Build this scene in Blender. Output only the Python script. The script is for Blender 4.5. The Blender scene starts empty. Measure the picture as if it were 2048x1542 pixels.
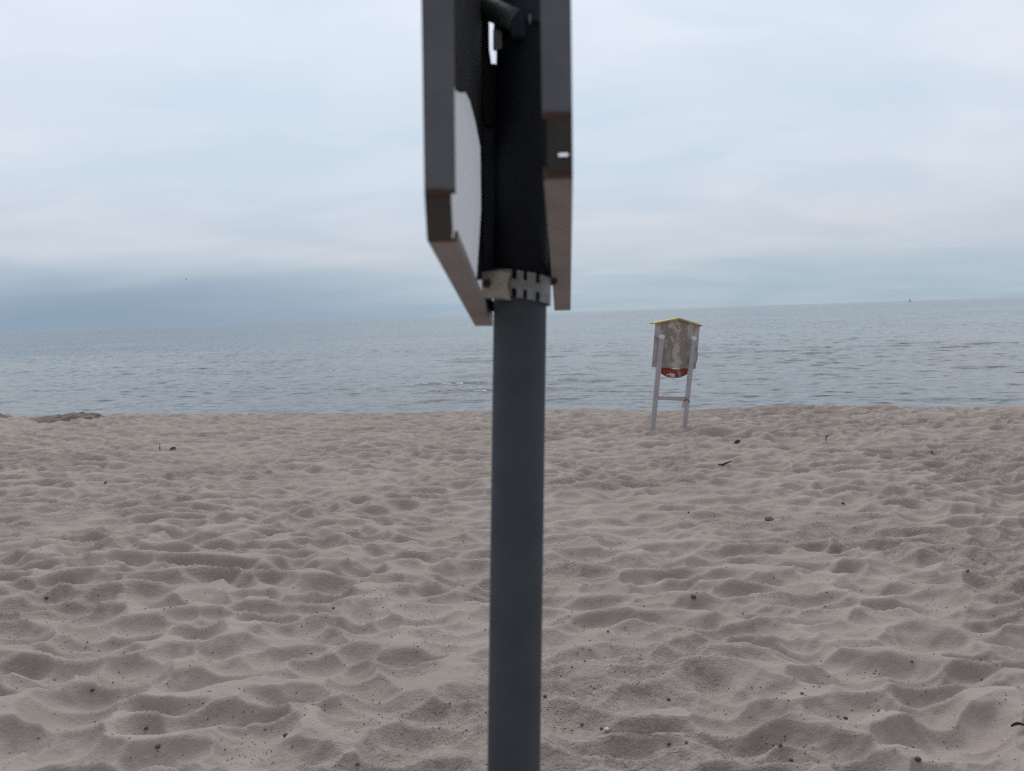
import bpy, bmesh, math, random
import numpy as np
from mathutils import Vector, Matrix

scene = bpy.context.scene
COL = scene.collection
R = math.radians

# ------------------------------------------------------------------ camera
F_PX, CX, CY = 1547.0, 1024.0, 771.0          # focal length and centre in photograph pixels
CAM_Z = 1.60
PITCH, ROLL = R(5.28), R(1.90)
CAM_ROT = Matrix.Rotation(R(90) - PITCH, 3, 'X') @ Matrix.Rotation(-ROLL, 3, 'Z')
CAM_POS = Vector((0, 0, CAM_Z))
cam_data = bpy.data.cameras.new('camera')
cam_data.sensor_fit = 'HORIZONTAL'
cam_data.sensor_width = 36.0
cam_data.lens = F_PX / 2048 * 36.0
cam_data.clip_start = 0.02
cam_data.clip_end = 60000
cam_data.dof.use_dof = True
cam_data.dof.focus_distance = 9.0
cam_data.dof.aperture_fstop = 6.8
cam = bpy.data.objects.new('camera', cam_data)
cam.matrix_world = Matrix.Translation(CAM_POS) @ CAM_ROT.to_4x4()
COL.objects.link(cam)
scene.camera = cam

# ------------------------------------------------------------------ sky, sun, exposure
SUN_EL, SUN_AZ = R(56), R(-4)                 # azimuth from +Y towards +X
world = bpy.data.worlds.new('World')
scene.world = world
world.use_nodes = True
wt = world.node_tree
wt.nodes.clear()


class NT:
    """small helper to write node graphs"""
    def __init__(s, tree): s.t = tree
    def n(s, kind, **kw):
        nd = s.t.nodes.new(kind)
        for k, v in kw.items(): setattr(nd, k, v)
        return nd
    def put(s, sock, v):
        if hasattr(v, 'links') or isinstance(v, bpy.types.NodeSocket): s.t.links.new(v, sock)
        else: sock.default_value = v
    def math(s, op, a, b=0.0, c=0.0, clamp=False):
        nd = s.n('ShaderNodeMath', operation=op, use_clamp=clamp)
        s.put(nd.inputs[0], a); s.put(nd.inputs[1], b); s.put(nd.inputs[2], c)
        return nd.outputs[0]
    def mapr(s, v, a, b, c=0.0, d=1.0, kind='SMOOTHSTEP'):
        nd = s.n('ShaderNodeMapRange', interpolation_type=kind)
        for i, x in enumerate((v, a, b, c, d)): s.put(nd.inputs[i], x)
        return nd.outputs[0]
    def mix(s, f, a, b, blend='MIX'):
        nd = s.n('ShaderNodeMix', data_type='RGBA', blend_type=blend)
        s.put(nd.inputs[0], f); s.put(nd.inputs[6], a); s.put(nd.inputs[7], b)
        return nd.outputs[2]
    def noise(s, vec, scale, detail=3.0, rough=0.5, dist=0.0):
        nd = s.n('ShaderNodeTexNoise')
        if vec is not None: s.put(nd.inputs['Vector'], vec)
        nd.inputs['Scale'].default_value = scale; nd.inputs['Detail'].default_value = detail
        nd.inputs['Roughness'].default_value = rough; nd.inputs['Distortion'].default_value = dist
        return nd.outputs['Fac']
    def ramp(s, f, stops, interp='LINEAR'):
        nd = s.n('ShaderNodeValToRGB')
        cr = nd.color_ramp; cr.interpolation = interp
        while len(cr.elements) < len(stops): cr.elements.new(0.5)
        for e, (p, c) in zip(cr.elements, stops):
            e.position = p; e.color = (c[0], c[1], c[2], 1) if hasattr(c, '__len__') else (c, c, c, 1)
        s.put(nd.inputs[0], f)
        return nd.outputs[0]
    def mapping(s, vec, scale=(1, 1, 1), rot=(0, 0, 0), loc=(0, 0, 0)):
        nd = s.n('ShaderNodeMapping')
        s.put(nd.inputs[0], vec)
        nd.inputs['Location'].default_value = loc; nd.inputs['Rotation'].default_value = rot
        nd.inputs['Scale'].default_value = scale
        return nd.outputs[0]


w = NT(wt)
tc = w.n('ShaderNodeTexCoord').outputs['Generated']
sep = w.n('ShaderNodeSeparateXYZ'); w.put(sep.inputs[0], tc)
dx, dy, dz = sep.outputs
up = w.math('ABSOLUTE', dz)
den = w.math('ADD', up, 0.16)
comb = w.n('ShaderNodeCombineXYZ')
w.put(comb.inputs[0], w.math('DIVIDE', dx, den)); w.put(comb.inputs[1], w.math('DIVIDE', dy, den))
cl_vec = comb.outputs[0]
az = w.math('ARCTAN2', dx, dy)
n_big = w.noise(w.mapping(cl_vec, (0.50, 0.75, 1), (0, 0, 0.25), (3.1, 1.7, 0)), 1.0, 3.0, 0.5, 0.3)
n_mid = w.noise(w.mapping(cl_vec, (0.9, 1.5, 1), (0, 0, 0.35), (0.4, 6.2, 0)), 1.5, 5.0, 0.5, 0.6)
S = 10.0
def c10(r, g, b): return (r * S, g * S, b * S)
grad = w.ramp(up, [(0.0, (.415, .512, .600)), (0.035, (.475, .565, .655)), (0.085, (.590, .640, .725)),
                   (0.17, (.71, .765, .85)), (0.35, (.81, .865, .96)), (1.0, (.80, .85, .94))])
gain = w.n('ShaderNodeVectorMath', operation='SCALE'); w.put(gain.inputs[0], grad); gain.inputs['Scale'].default_value = S
# thin and thick cloud: bluish gaps and slightly warm, lighter veils
thin = w.mapr(n_big, 0.36, 0.60)
veil = w.mapr(n_mid, 0.38, 0.66)
col = w.mix(thin, (0.90, 0.945, 0.968, 1), (1.01, 1.01, 1.005, 1))
col2 = w.mix(veil, (0.948, 0.970, 0.982, 1), (1.035, 1.024, 1.014, 1))
cloud = w.mix(1.0, gain.outputs[0], col, 'MULTIPLY')
cloud = w.mix(1.0, cloud, col2, 'MULTIPLY')
# the far rain bank low over the sea on the left
bank_edge = w.math('ADD', up, w.math('MULTIPLY', w.math('SUBTRACT', n_big, 0.5), 0.05))
bank = w.math('MULTIPLY', w.mapr(bank_edge, 0.018, 0.090, 1.0, 0.0), w.mapr(az, -0.46, 0.06, 1.0, 0.0))
cloud = w.mix(w.math('MULTIPLY', bank, 0.76), cloud, c10(.228, .325, .450) + (1,))
sky = w.n('ShaderNodeTexSky', sky_type='NISHITA', sun_disc=False)
sky.sun_elevation = SUN_EL; sky.sun_rotation = SUN_AZ
sky.air_density = 1.0; sky.dust_density = 2.0; sky.ozone_density = 1.0
final = w.mix(0.94, sky.outputs[0], cloud)
# unseen sky towards the land dimmed, to deepen contrast on the sand
lit = w.math('ADD', w.math('MULTIPLY', dx, math.sin(SUN_AZ)), w.math('MULTIPLY', dy, math.cos(SUN_AZ)))
sc = w.n('ShaderNodeVectorMath', operation='SCALE'); w.put(sc.inputs[0], final); w.put(sc.inputs['Scale'], w.mapr(lit, -0.9, 0.6, 0.60, 1.0))
final = sc.outputs[0]
bg = w.n('ShaderNodeBackground'); w.put(bg.inputs[0], final); bg.inputs[1].default_value = 0.1
wo = w.n('ShaderNodeOutputWorld'); wt.links.new(bg.outputs[0], wo.inputs[0])

sun_data = bpy.data.lights.new('sun', 'SUN')
sun_data.energy = 1.5
sun_data.angle = R(38)
sun_data.color = (1.0, 0.95, 0.88)
sun = bpy.data.objects.new('sun', sun_data)
to_sun = Vector((math.sin(SUN_AZ) * math.cos(SUN_EL), math.cos(SUN_AZ) * math.cos(SUN_EL), math.sin(SUN_EL)))
sun.rotation_euler = (-to_sun).to_track_quat('-Z', 'Y').to_euler()
sun.location = (0, 0, 40)
COL.objects.link(sun)

vs = scene.view_settings
vs.view_transform = 'Standard'; vs.look = 'None'; vs.exposure = 0.0; vs.gamma = 1.0
vs.use_curve_mapping = False
scene.render.engine = 'CYCLES'
scene.cycles.use_denoising = False
scene.cycles.max_bounces = 6
scene.cycles.diffuse_bounces = 4
scene.cycles.filter_width = 1.3
scene.cycles.sample_clamp_direct = 4.0


# ------------------------------------------------------------------ from the camera's picture to points in the place
def ray(px, py):
    return (CAM_ROT @ Vector(((px - CX) / F_PX, -(py - CY) / F_PX, -1.0)))

def at(px, py, depth):
    """the point seen at a pixel, `depth` metres along the view axis"""
    return CAM_POS + ray(px, py) * depth


# ------------------------------------------------------------------ materials
def material(name):
    m = bpy.data.materials.new(name); m.use_nodes = True
    t = m.node_tree
    b = t.nodes['Principled BSDF']
    return m, NT(t), b

def coords(g, kind='Object'):
    return g.n('ShaderNodeTexCoord').outputs[kind]

def position(g):
    return g.n('ShaderNodeNewGeometry').outputs['Position']

def bump(g, b, height, strength, dist):
    nd = g.n('ShaderNodeBump')
    nd.inputs['Strength'].default_value = strength; nd.inputs['Distance'].default_value = dist
    g.put(nd.inputs['Height'], height)
    g.put(b.inputs['Normal'], nd.outputs[0])

def worn(name, col, col2=None, scale=18.0, rough=0.6, metal=0.0, bump_d=0.0006, spread=(0.35, 0.7), attr=None, attr_col=None, spec=None):
    m, g, b = material(name)
    p = coords(g)
    n = g.noise(p, scale, 5.0, 0.6, 0.2)
    n2 = g.noise(p, scale * 9, 3.0, 0.6)
    c = g.mix(g.mapr(n, *spread), tuple(col) + (1,), tuple(col2 or [x * 0.75 for x in col]) + (1,))
    c = g.mix(g.mapr(n2, 0.62, 0.75, 0, 0.35), c, tuple(x * 0.6 for x in col) + (1,))
    if attr:
        a = g.n('ShaderNodeAttribute', attribute_name=attr).outputs['Fac']
        k = g.mapr(g.math('ADD', a, g.math('MULTIPLY', g.math('SUBTRACT', n, 0.5), 1.2)), 0.45, 0.75)
        c = g.mix(k, c, tuple(attr_col) + (1,))
    g.put(b.inputs['Base Color'], c)
    g.put(b.inputs['Roughness'], g.mapr(n, 0.3, 0.7, rough - 0.08, rough + 0.1))
    b.inputs['Metallic'].default_value = metal
    if spec is not None: b.inputs['Specular IOR Level'].default_value = spec
    if bump_d: bump(g, b, n2, 0.6, bump_d)
    return m

M = {}
# sand ---------------------------------------------------------------
m, g, b = material('dry_sand')
p = position(g)
n1 = g.noise(p, 0.9, 4.0, 0.55)
n2 = g.noise(p, 7.0, 5.0, 0.6)
n3 = g.noise(p, 420.0, 2.0, 0.7)
n4 = g.noise(g.mapping(p, (1, 1, 1), (0, 0, 0), (9, 4, 2)), 2.6, 4.0, 0.6)
c = g.mix(g.mapr(n1, 0.35, 0.65), (.325, .278, .252, 1), (.360, .312, .285, 1))
c = g.mix(g.mapr(n2, 0.3, 0.7, 0, 0.5), c, (.345, .292, .260, 1))
c = g.mix(g.mapr(n4, 0.5, 0.7, 0, 0.35), c, (.310, .268, .247, 1))
c = g.mix(g.mapr(n3, 0.60, 0.78, 0, 0.5), c, (.16, .13, .11, 1))
c = g.mix(g.mapr(n3, 0.22, 0.38, 0.35, 0), c, (.38, .33, .30, 1))
g.put(b.inputs['Base Color'], c)
b.inputs['Roughness'].default_value = 0.95
b.inputs['Specular IOR Level'].default_value = 0.1
# crumbly patches between the smooth pits
crumb = g.noise(g.mapping(p, (1, 1.25, 1)), 21.0, 4.0, 0.62, 0.9)
crumb_r = g.math('ABSOLUTE', g.math('SUBTRACT', crumb, 0.5))
patch = g.mapr(g.noise(g.mapping(p, (0.55, 1.0, 1), (0, 0, 0.1), (5, 3, 1)), 0.85, 3.0, 0.55), 0.46, 0.66)
fine = g.noise(p, 160.0, 3.0, 0.65)
h = g.math('ADD', g.math('MULTIPLY', g.math('MULTIPLY', crumb_r, patch), -0.038),
           g.math('MULTIPLY', fine, 0.0042))
h = g.math('ADD', h, g.math('MULTIPLY', g.noise(p, 38.0, 3.0, 0.6), 0.007))
bump(g, b, h, 1.0, 1.0)
M['sand'] = m

# water --------------------------------------------------------------
m, g, b = material('sea_water')
p = position(g)
b.inputs['Base Color'].default_value = (.055, .058, .060, 1)
b.inputs['Roughness'].default_value = 0.07
b.inputs['IOR'].default_value = 1.333
wv = g.mapping(p, (1.0, 1.0, 1.0), (0, 0, R(10)))
def slope(scale, stretch, rot, detail, seed):
    nd = g.n('ShaderNodeTexNoise')
    g.put(nd.inputs['Vector'], g.mapping(wv, (stretch, 1.0, 1), (0, 0, rot), (seed, seed * 0.7, 0)))
    nd.inputs['Scale'].default_value = scale; nd.inputs['Detail'].default_value = detail
    nd.inputs['Roughness'].default_value = 0.6; nd.inputs['Distortion'].default_value = 0.4
    v = g.n('ShaderNodeVectorMath', operation='SUBTRACT')
    g.put(v.inputs[0], nd.outputs['Color']); v.inputs[1].default_value = (0.5, 0.5, 0.5)
    return v.outputs[0]
def vmul(v, k):
    nd = g.n('ShaderNodeVectorMath', operation='MULTIPLY'); g.put(nd.inputs[0], v); nd.inputs[1].default_value = k; return nd.outputs[0]
def vadd(a_, c_):
    nd = g.n('ShaderNodeVectorMath', operation='ADD'); g.put(nd.inputs[0], a_); g.put(nd.inputs[1], c_); return nd.outputs[0]
gust = g.mapr(g.noise(g.mapping(wv, (0.25, 1.0, 1)), 0.06, 4.0, 0.6), 0.35, 0.65, 0.6, 1.2)
s0 = slope(2.0, 0.5, 0.1, 3.0, 3.0)
ab = g.n('ShaderNodeVectorMath', operation='ABSOLUTE'); g.put(ab.inputs[0], s0)
pk = g.n('ShaderNodeVectorMath', operation='MULTIPLY'); g.put(pk.inputs[0], s0); g.put(pk.inputs[1], ab.outputs[0])
sl = vadd(vmul(pk.outputs[0], (2.8, 8.0, 0)), vmul(slope(0.6, 0.4, -0.25, 2.0, 8.0), (0.15, 0.28, 0)))
sl = vadd(sl, vmul(slope(7.0, 0.7, 0.3, 2.0, 5.0), (0.16, 0.22, 0)))
sc_ = g.n('ShaderNodeVectorMath', operation='SCALE'); g.put(sc_.inputs[0], sl); 
px_ = g.n('ShaderNodeSeparateXYZ'); g.put(px_.inputs[0], p)
g.put(sc_.inputs['Scale'], g.math('MULTIPLY', gust, g.mapr(px_.outputs[1], 26.0, 160.0, 0.85, 2.6)))
nn = g.n('ShaderNodeVectorMath', operation='NORMALIZE')
g.put(nn.inputs[0], vadd(g.n('ShaderNodeNewGeometry').outputs['Normal'], sc_.outputs[0]))
g.put(b.inputs['Normal'], nn.outputs[0])
M['water'] = m

M['pole'] = worn('pole_grey_paint', (.058, .067, .080), (.050, .058, .070), 14.0, 0.62, 0.0, 0.0002, spec=0.25)
M['pole_shade'] = worn('blue_black_pole_shade', (.009, .011, .016), (.012, .013, .017), 9.0, 0.6, 0.0, 0.0002, spec=0.15)  # shade between the signs, painted as a near-black colour
M['edge'] = worn('sign_edge_grey_paint', (.135, .140, .160), (.112, .116, .130), 22.0, 0.65, 0.0, 0.0002,
                 attr='rust', attr_col=(.060, .038, .028), spec=0.25)
M['edge_low'] = worn('sign_edge_taupe_sandlit', (.32, .295, .29), (.27, .247, .242), 16.0, 0.8, 0.0, 0.0002,  # lighter copy of the edge paint: light off the sand put into its colour
                     attr='rust', attr_col=(.10, .07, .055), spec=0.2)
M['corner'] = worn('sign_corner_olive', (.062, .058, .052), (.048, .044, .040), 20.0, 0.7, 0.0, 0.0002,
                   attr='rust', attr_col=(.065, .036, .024), spec=0.2)
m, g, b = material('opal_plastic_sheet')
tr = g.n('ShaderNodeBsdfTranslucent'); tr.inputs[0].default_value = (.74, .76, .80, 1)
b.inputs['Base Color'].default_value = (.62, .62, .64, 1); b.inputs['Roughness'].default_value = 0.5
mx = g.n('ShaderNodeMixShader'); mx.inputs[0].default_value = 0.80
g.put(mx.inputs[1], b.outputs[0]); g.put(mx.inputs[2], tr.outputs[0])
g.put(g.t.nodes['Material Output'].inputs[0], mx.outputs[0])
M['opal'] = m
M['panel_back'] = worn('sign_back_bare_grey', (.46, .46, .49), (.40, .40, .43), 6.0, 0.55, 0.0, 0.0001)
M['panel_face'] = worn('sign_face_white', (.70, .70, .70), (.66, .66, .65), 6.0, 0.4, 0.0, 0.0001)
M['black'] = worn('black_rubber_board', (.012, .012, .013), (.017, .016, .014), 14.0, 0.7, 0.0, 0.0003, spec=0.2)
M['navy'] = worn('navy_steel_rail', (.022, .028, .045), (.017, .021, .032), 30.0, 0.55, 0.0, 0.0002, spec=0.3)
M['zinc'] = worn('zinc_band', (.25, .265, .27), (.19, .195, .19), 60.0, 0.55, 0.35, 0.0002)
M['beige'] = worn('beige_weathered_zinc', (.42, .36, .29), (.34, .285, .23), 28.0, 0.65, 0.1, 0.0001, spread=(0.42, 0.62))
M['rusty'] = worn('rusty_bolt', (.055, .028, .022), (.035, .022, .018), 70.0, 0.85, 0.1, 0.0004)
M['olive'] = worn('olive_zinc', (.26, .26, .22), (.16, .165, .145), 45.0, 0.6, 0.1, 0.0002)
M['greenish'] = worn('greenish_clamp_steel', (.070, .088, .090), (.050, .062, .062), 35.0, 0.55, 0.1, 0.0003)

# peeling white paint on grey wood
def peeling(name, paint, wood, lo, hi, grain_rot=0.0):
    m, g, b = material(name)
    p = coords(g)
    gr = g.noise(g.mapping(p, (1.5, 14, 14)), 6.0, 5.0, 0.65, 0.3)
    chips = g.noise(g.mapping(p, (2.6, 2.2, 1.5), (0, 0, 0), (1.3, 0.2, 0.55)), 3.4, 7.0, 0.72, 0.6)
    chips = g.math('ADD', chips, g.math('MULTIPLY', g.math('SUBTRACT', gr, 0.5), 0.25))
    # the left half has kept more of its paint
    sx = g.n('ShaderNodeSeparateXYZ'); g.put(sx.inputs[0], p)
    xx = g.math('ADD', g.math('SUBTRACT', sx.outputs[0], 0.15), g.math('MULTIPLY', g.math('SUBTRACT', g.noise(p, 5.0, 3.0, 0.6), 0.5), 0.22))
    ax_ = g.math('ABSOLUTE', xx)
    chips = g.math('ADD', chips, g.math('ADD', g.mapr(ax_, 0.20, 0.27, 0.0, 0.11), g.mapr(ax_, 0.04, 0.10, 0.06, -0.05)))
    wd = g.mix(gr, tuple(x * 0.72 for x in wood) + (1,), tuple(x * 1.25 for x in wood) + (1,))
    stain = g.noise(p, 4.0, 4.0, 0.6)
    pc = g.mix(g.mapr(stain, 0.4, 0.7), tuple(paint) + (1,), tuple(x * 0.78 for x in paint) + (1,))
    k = g.mapr(chips, lo, hi)
    g.put(b.inputs['Base Color'], g.mix(k, wd, pc))
    b.inputs['Roughness'].default_value = 0.85
    b.inputs['Specular IOR Level'].default_value = 0.2
    bump(g, b, g.math('ADD', g.math('MULTIPLY', k, 0.8), g.math('MULTIPLY', gr, 0.6)), 0.8, 0.002)
    return m
M['board'] = peeling('peeling_white_board', (.47, .44, .425), (.285, .245, .215), 0.47, 0.54)
M['post'] = worn('whitewashed_timber', (.46, .43, .45), (.40, .375, .39), 5.0, 0.85, 0.0, 0.001)
M['white_patch'] = worn('flaking_white_paint', (.74, .74, .76), (.60, .59, .60), 40.0, 0.8, 0.0, 0.001)
M['yellow'] = worn('faded_yellow_paint', (.54, .40, .14), (.44, .33, .14), 14.0, 0.7, 0.0, 0.0006)
M['red'] = worn('faded_red_plastic', (.30, .042, .022), (.25, .05, .03), 9.0, 0.55, 0.0, 0.0005)
M['tape'] = worn('grey_reflective_tape', (.27, .25, .235), (.22, .2, .19), 30.0, 0.5, 0.0, 0.0003)
M['rope'] = worn('dirty_white_rope', (.42, .36, .32), (.3, .25, .22), 60.0, 0.9, 0.0, 0.001)
M['cord'] = worn('dark_cord', (.07, .06, .055), (.12, .10, .09), 60.0, 0.9, 0.0, 0.001)
M['stone_dark'] = worn('dark_pebble', (.040, .040, .043), (.075, .072, .072), 60.0, 0.6, 0.0, 0.001)
M['stone_brown'] = worn('brown_pebble', (.075, .050, .042), (.12, .085, .07), 60.0, 0.7, 0.0, 0.001)
M['stone_grey'] = worn('grey_pebble', (.19, .17, .16), (.25, .22, .2), 50.0, 0.7, 0.0, 0.001)
M['stone_white'] = worn('white_pebble', (.52, .54, .51), (.45, .47, .44), 50.0, 0.5, 0.0, 0.0005)
M['wood_dark'] = worn('dark_driftwood', (.045, .032, .026), (.075, .055, .045), 60.0, 0.9, 0.0, 0.002)
M['weed'] = worn('dark_seaweed_sand', (.145, .118, .100), (.22, .185, .162), 7.0, 0.95, 0.0, 0.006, spread=(0.38, 0.62))
M['leaf'] = worn('dead_leaf_brown', (.11, .045, .03), (.07, .03, .022), 60.0, 0.8, 0.0, 0.001)
M['butt'] = worn('filter_orange', (.36, .16, .06), (.42, .2, .09), 60.0, 0.8, 0.0, 0.0)
M['paper'] = worn('paper_white', (.6, .58, .55), (.5, .48, .45), 60.0, 0.8, 0.0, 0.0)
M['feather'] = worn('feather_white', (.62, .62, .62), (.45, .44, .43), 30.0, 0.9, 0.0, 0.0)
M['grit'] = worn('dark_grit', (.035, .030, .030), (.075, .055, .048), 30.0, 0.8, 0.0, 0.0)
M['grit_pale'] = worn('pale_shell_grit', (.46, .43, .40), (.36, .33, .31), 30.0, 0.8, 0.0, 0.0)
M['hull'] = worn('sailboat_hull_grey', (.28, .31, .35), (.26, .29, .33), 1.0, 0.6, 0.0, 0.0)
M['sail'] = worn('sail_cloth_grey', (.32, .36, .40), (.30, .34, .38), 1.0, 0.9, 0.0, 0.0)
M['gull'] = worn('gull_plumage', (.10, .10, .11), (.2, .2, .2), 3.0, 0.9, 0.0, 0.0)


# ------------------------------------------------------------------ object helpers
def link(name, mesh, mat=None, parent=None, loc=None):
    o = bpy.data.objects.new(name, mesh)
    COL.objects.link(o)
    if mat is not None and mesh is not None and not mesh.materials: mesh.materials.append(mat)
    if parent is not None:
        o.parent = parent
        o.matrix_parent_inverse = Matrix.Identity(4)
    if loc is not None: o.location = loc
    return o

def tag(o, label=None, cat=None, group=None, kind=None):
    for k, v in (('label', label), ('category', cat), ('group', group), ('kind', kind)):
        if v: o[k] = v
    return o

def thing(name, loc, label, cat, group=None):
    return tag(link(name, None, loc=loc), label, cat, group)

def mesh_of(bm, name, smooth=False, bevel=0.0):
    if bevel: bmesh.ops.bevel(bm, geom=bm.edges[:], offset=bevel, segments=2, affect='EDGES', clamp_overlap=True)
    bmesh.ops.recalc_face_normals(bm, faces=bm.faces[:])
    me = bpy.data.meshes.new(name); bm.to_mesh(me); bm.free()
    if smooth:
        me.polygons.foreach_set('use_smooth', [True] * len(me.polygons))
    return me

def prism(bm, front, back):
    """closed solid between two matching loops of points"""
    a = [bm.verts.new(q) for q in front]; c = [bm.verts.new(q) for q in back]
    n = len(a)
    bm.faces.new(a); bm.faces.new(c[::-1])
    for i in range(n):
        j = (i + 1) % n
        bm.faces.new((a[j], a[i], c[i], c[j]))

def tube(bm, pts, radii, seg=16, caps=True):
    pts = [Vector(q) for q in pts]
    if not hasattr(radii, '__len__'): radii = [radii] * len(pts)
    rings = []
    ref = Vector((0.3, 0.2, 0.93))
    for i, q in enumerate(pts):
        d = (pts[min(i + 1, len(pts) - 1)] - pts[max(i - 1, 0)]).normalized()
        if abs(d.dot(ref)) > 0.98: ref = Vector((1, 0, 0.1)).normalized()
        u = d.cross(ref).normalized(); v = d.cross(u).normalized()
        rings.append([bm.verts.new(q + (u * math.cos(2 * math.pi * k / seg) + v * math.sin(2 * math.pi * k / seg)) * radii[i]) for k in range(seg)])
    for r0, r1 in zip(rings, rings[1:]):
        for k in range(seg):
            bm.faces.new((r0[k], r0[(k + 1) % seg], r1[(k + 1) % seg], r1[k]))
    if caps:
        bm.faces.new(rings[0][::-1]); bm.faces.new(rings[-1])

def grid_mesh(name, X, Y, Z, smooth=True, close_u=False):
    """quad sheet from 2-D arrays [rows, cols]"""
    nr, nc = X.shape
    co = np.stack([X, Y, Z], -1).reshape(-1, 3).astype(np.float32)
    idx = np.arange(nr * nc).reshape(nr, nc)
    if close_u: idx = np.concatenate([idx, idx[:, :1]], 1)
    q = np.stack([idx[:-1, :-1], idx[:-1, 1:], idx[1:, 1:], idx[1:, :-1]], -1).reshape(-1, 4)
    me = bpy.data.meshes.new(name)
    me.vertices.add(len(co)); me.vertices.foreach_set('co', co.ravel())
    me.loops.add(q.size); me.loops.foreach_set('vertex_index', q.ravel().astype(np.int32))
    me.polygons.add(len(q)); me.polygons.foreach_set('loop_start', np.arange(0, q.size, 4, dtype=np.int32))
    me.update(calc_edges=True)
    if smooth: me.polygons.foreach_set('use_smooth', np.ones(len(q), dtype=bool))
    return me


# ------------------------------------------------------------------ relief of the sand
def hsh(ix, iy, seed):
    h = (ix.astype(np.int64) * 374761393 + iy.astype(np.int64) * 668265263 + seed * 974711) & 0xFFFFFFFF
    h = ((h ^ (h >> 13)) * 1274126177) & 0xFFFFFFFF
    h = ((h ^ (h >> 16)) * 2246822519) & 0xFFFFFFFF
    return ((h ^ (h >> 15)) & 0xFFFFFF) / float(0x1000000)

def vnoise(x, y, seed):
    ix, iy = np.floor(x), np.floor(y)
    fx, fy = x - ix, y - iy
    fx = fx * fx * fx * (fx * (fx * 6 - 15) + 10); fy = fy * fy * fy * (fy * (fy * 6 - 15) + 10)
    a, b_ = hsh(ix, iy, seed), hsh(ix + 1, iy, seed)
    c_, d = hsh(ix, iy + 1, seed), hsh(ix + 1, iy + 1, seed)
    return (a + (b_ - a) * fx) * (1 - fy) + (c_ + (d - c_) * fx) * fy

def fbm(x, y, seed, octv=3):
    s, a, t = 0, 1.0, 0
    for k in range(octv):
        s = s + a * (vnoise(x * 2 ** k, y * 2 ** k, seed + k * 17) - 0.5); t += a; a *= 0.5
    return s / t

def bowls(x, y, cell, aspect, seed, K, cap, rough=0.25):
    """trodden sand: smooth hollows of uneven size that meet in sharp crests, with level sand left between some"""
    u, v = x / (cell * aspect), y / cell
    iu, iv = np.floor(u), np.floor(v)
    acc = np.exp(-K * cap * np.ones_like(u))
    for ddx in (-2, -1, 0, 1, 2):
        for ddy in (-2, -1, 0, 1, 2):
            gx, gy = iu + ddx, iv + ddy
            px = gx + 0.5 + 0.95 * (hsh(gx, gy, seed) - 0.5)
            py = gy + 0.5 + 0.95 * (hsh(gx, gy, seed + 1) - 0.5)
            th = math.pi * hsh(gx, gy, seed + 2)
            e = 0.72 + 0.66 * hsh(gx, gy, seed + 3)
            wgt = 0.30 * hsh(gx, gy, seed + 4) - 0.16
            ax, ay = u - px, v - py
            ct, st = np.cos(th), np.sin(th)
            q = ((ax * ct + ay * st) * e) ** 2 + ((-ax * st + ay * ct) / e) ** 2 - wgt
            acc = acc + np.exp(-K * q)
    return -np.log(acc) / K

def sstep(t): t = np.clip(t, 0, 1); return t * t * (3 - 2 * t)

def shore(x, y): return (y + 0.173 * x) / 1.0149

CREST = 15.45
def profile(x, y):
    s = shore(x, y)
    z = -0.425 * np.clip(s / 13.0, 0, 1) ** 1.0
    d = np.clip(s - CREST, 0, None)
    z = z - np.where(d < 1.0, 0.11 * d * d, 0.11 + 0.22 * (d - 1.0))
    z = np.maximum(z, -5.0)
    back = np.clip(-s - 5.0, 0, None)
    z = z + 7.0 * sstep(back / 26.0)                    # unseen dune added behind the camera to block the low sky
    return z

def pit(x, y, cx, cy, r, depth, rim=0.25, sy=1.0):
    d = np.sqrt((x - cx) ** 2 + ((y - cy) / sy) ** 2) / r
    return -depth * np.exp(-d ** 2 * 1.6) + depth * rim * np.exp(-((d - 1.35) / 0.35) ** 2)

PITS = []                                               # (cx, cy, r, depth, rim, sy)
def relief(x, y):
    wx = x + 0.12 * fbm(x * 1.9, y * 1.9, 71, 2) * 2
    wy = y + 0.12 * fbm(x * 1.9 + 40, y * 1.9, 72, 2) * 2
    wx = wx + 0.018 * fbm(x * 11, y * 11, 75, 2) * 2; wy = wy + 0.018 * fbm(x * 11 + 9, y * 11, 76, 2) * 2
    b1 = bowls(wx, wy, 0.178, 1.85, 11, 120.0, 0.42)
    b2 = bowls(wx + 7.7, wy + 3.3, 0.125, 2.0, 23, 70.0, 0.40)
    amp = np.clip(0.80 + 1.1 * fbm(x * 0.45, y * 0.45, 5, 2), 0.5, 0.98)
    m2 = sstep((fbm(x * 0.9, y * 1.1, 31, 2) + 0.10) / 0.3)
    z = 0.245 * amp * b1 + 0.080 * (0.35 + 0.65 * m2) * b2
    z = z + 0.085 * fbm(x * 0.55, y * 0.85, 91, 2) + 0.012 * fbm(x * 5, y * 7, 93, 3) + 0.0035 * fbm(x * 26, y * 30, 97, 2)
    z = z - 0.069
    for q in PITS: z = z + pit(x, y, *q)
    return z

def sand_z(x, y):
    x = np.asarray(x, float); y = np.asarray(y, float)
    s = shore(x, y)
    fade = 1 - sstep((s - CREST - 1.5) / 2.5)
    fade = fade * (1 - sstep((np.hypot(x, y) - 60) / 80))
    return profile(x, y) + relief(x, y) * fade

def ground(px, py):
    """the point of the sand surface seen at a pixel"""
    d = ray(px, py)
    lo, hi = 0.5, 19.0
    ts = np.linspace(lo, hi, 5000)
    P = np.array(CAM_POS)[None] + np.array(d)[None] * ts[:, None]
    below = P[:, 2] < sand_z(P[:, 0], P[:, 1])
    i = int(np.argmax(below)) if below.any() else len(ts) - 1
    x, y = P[i, 0], P[i, 1]
    return Vector((x, y, float(sand_z(np.array([x]), np.array([y]))[0])))

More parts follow.
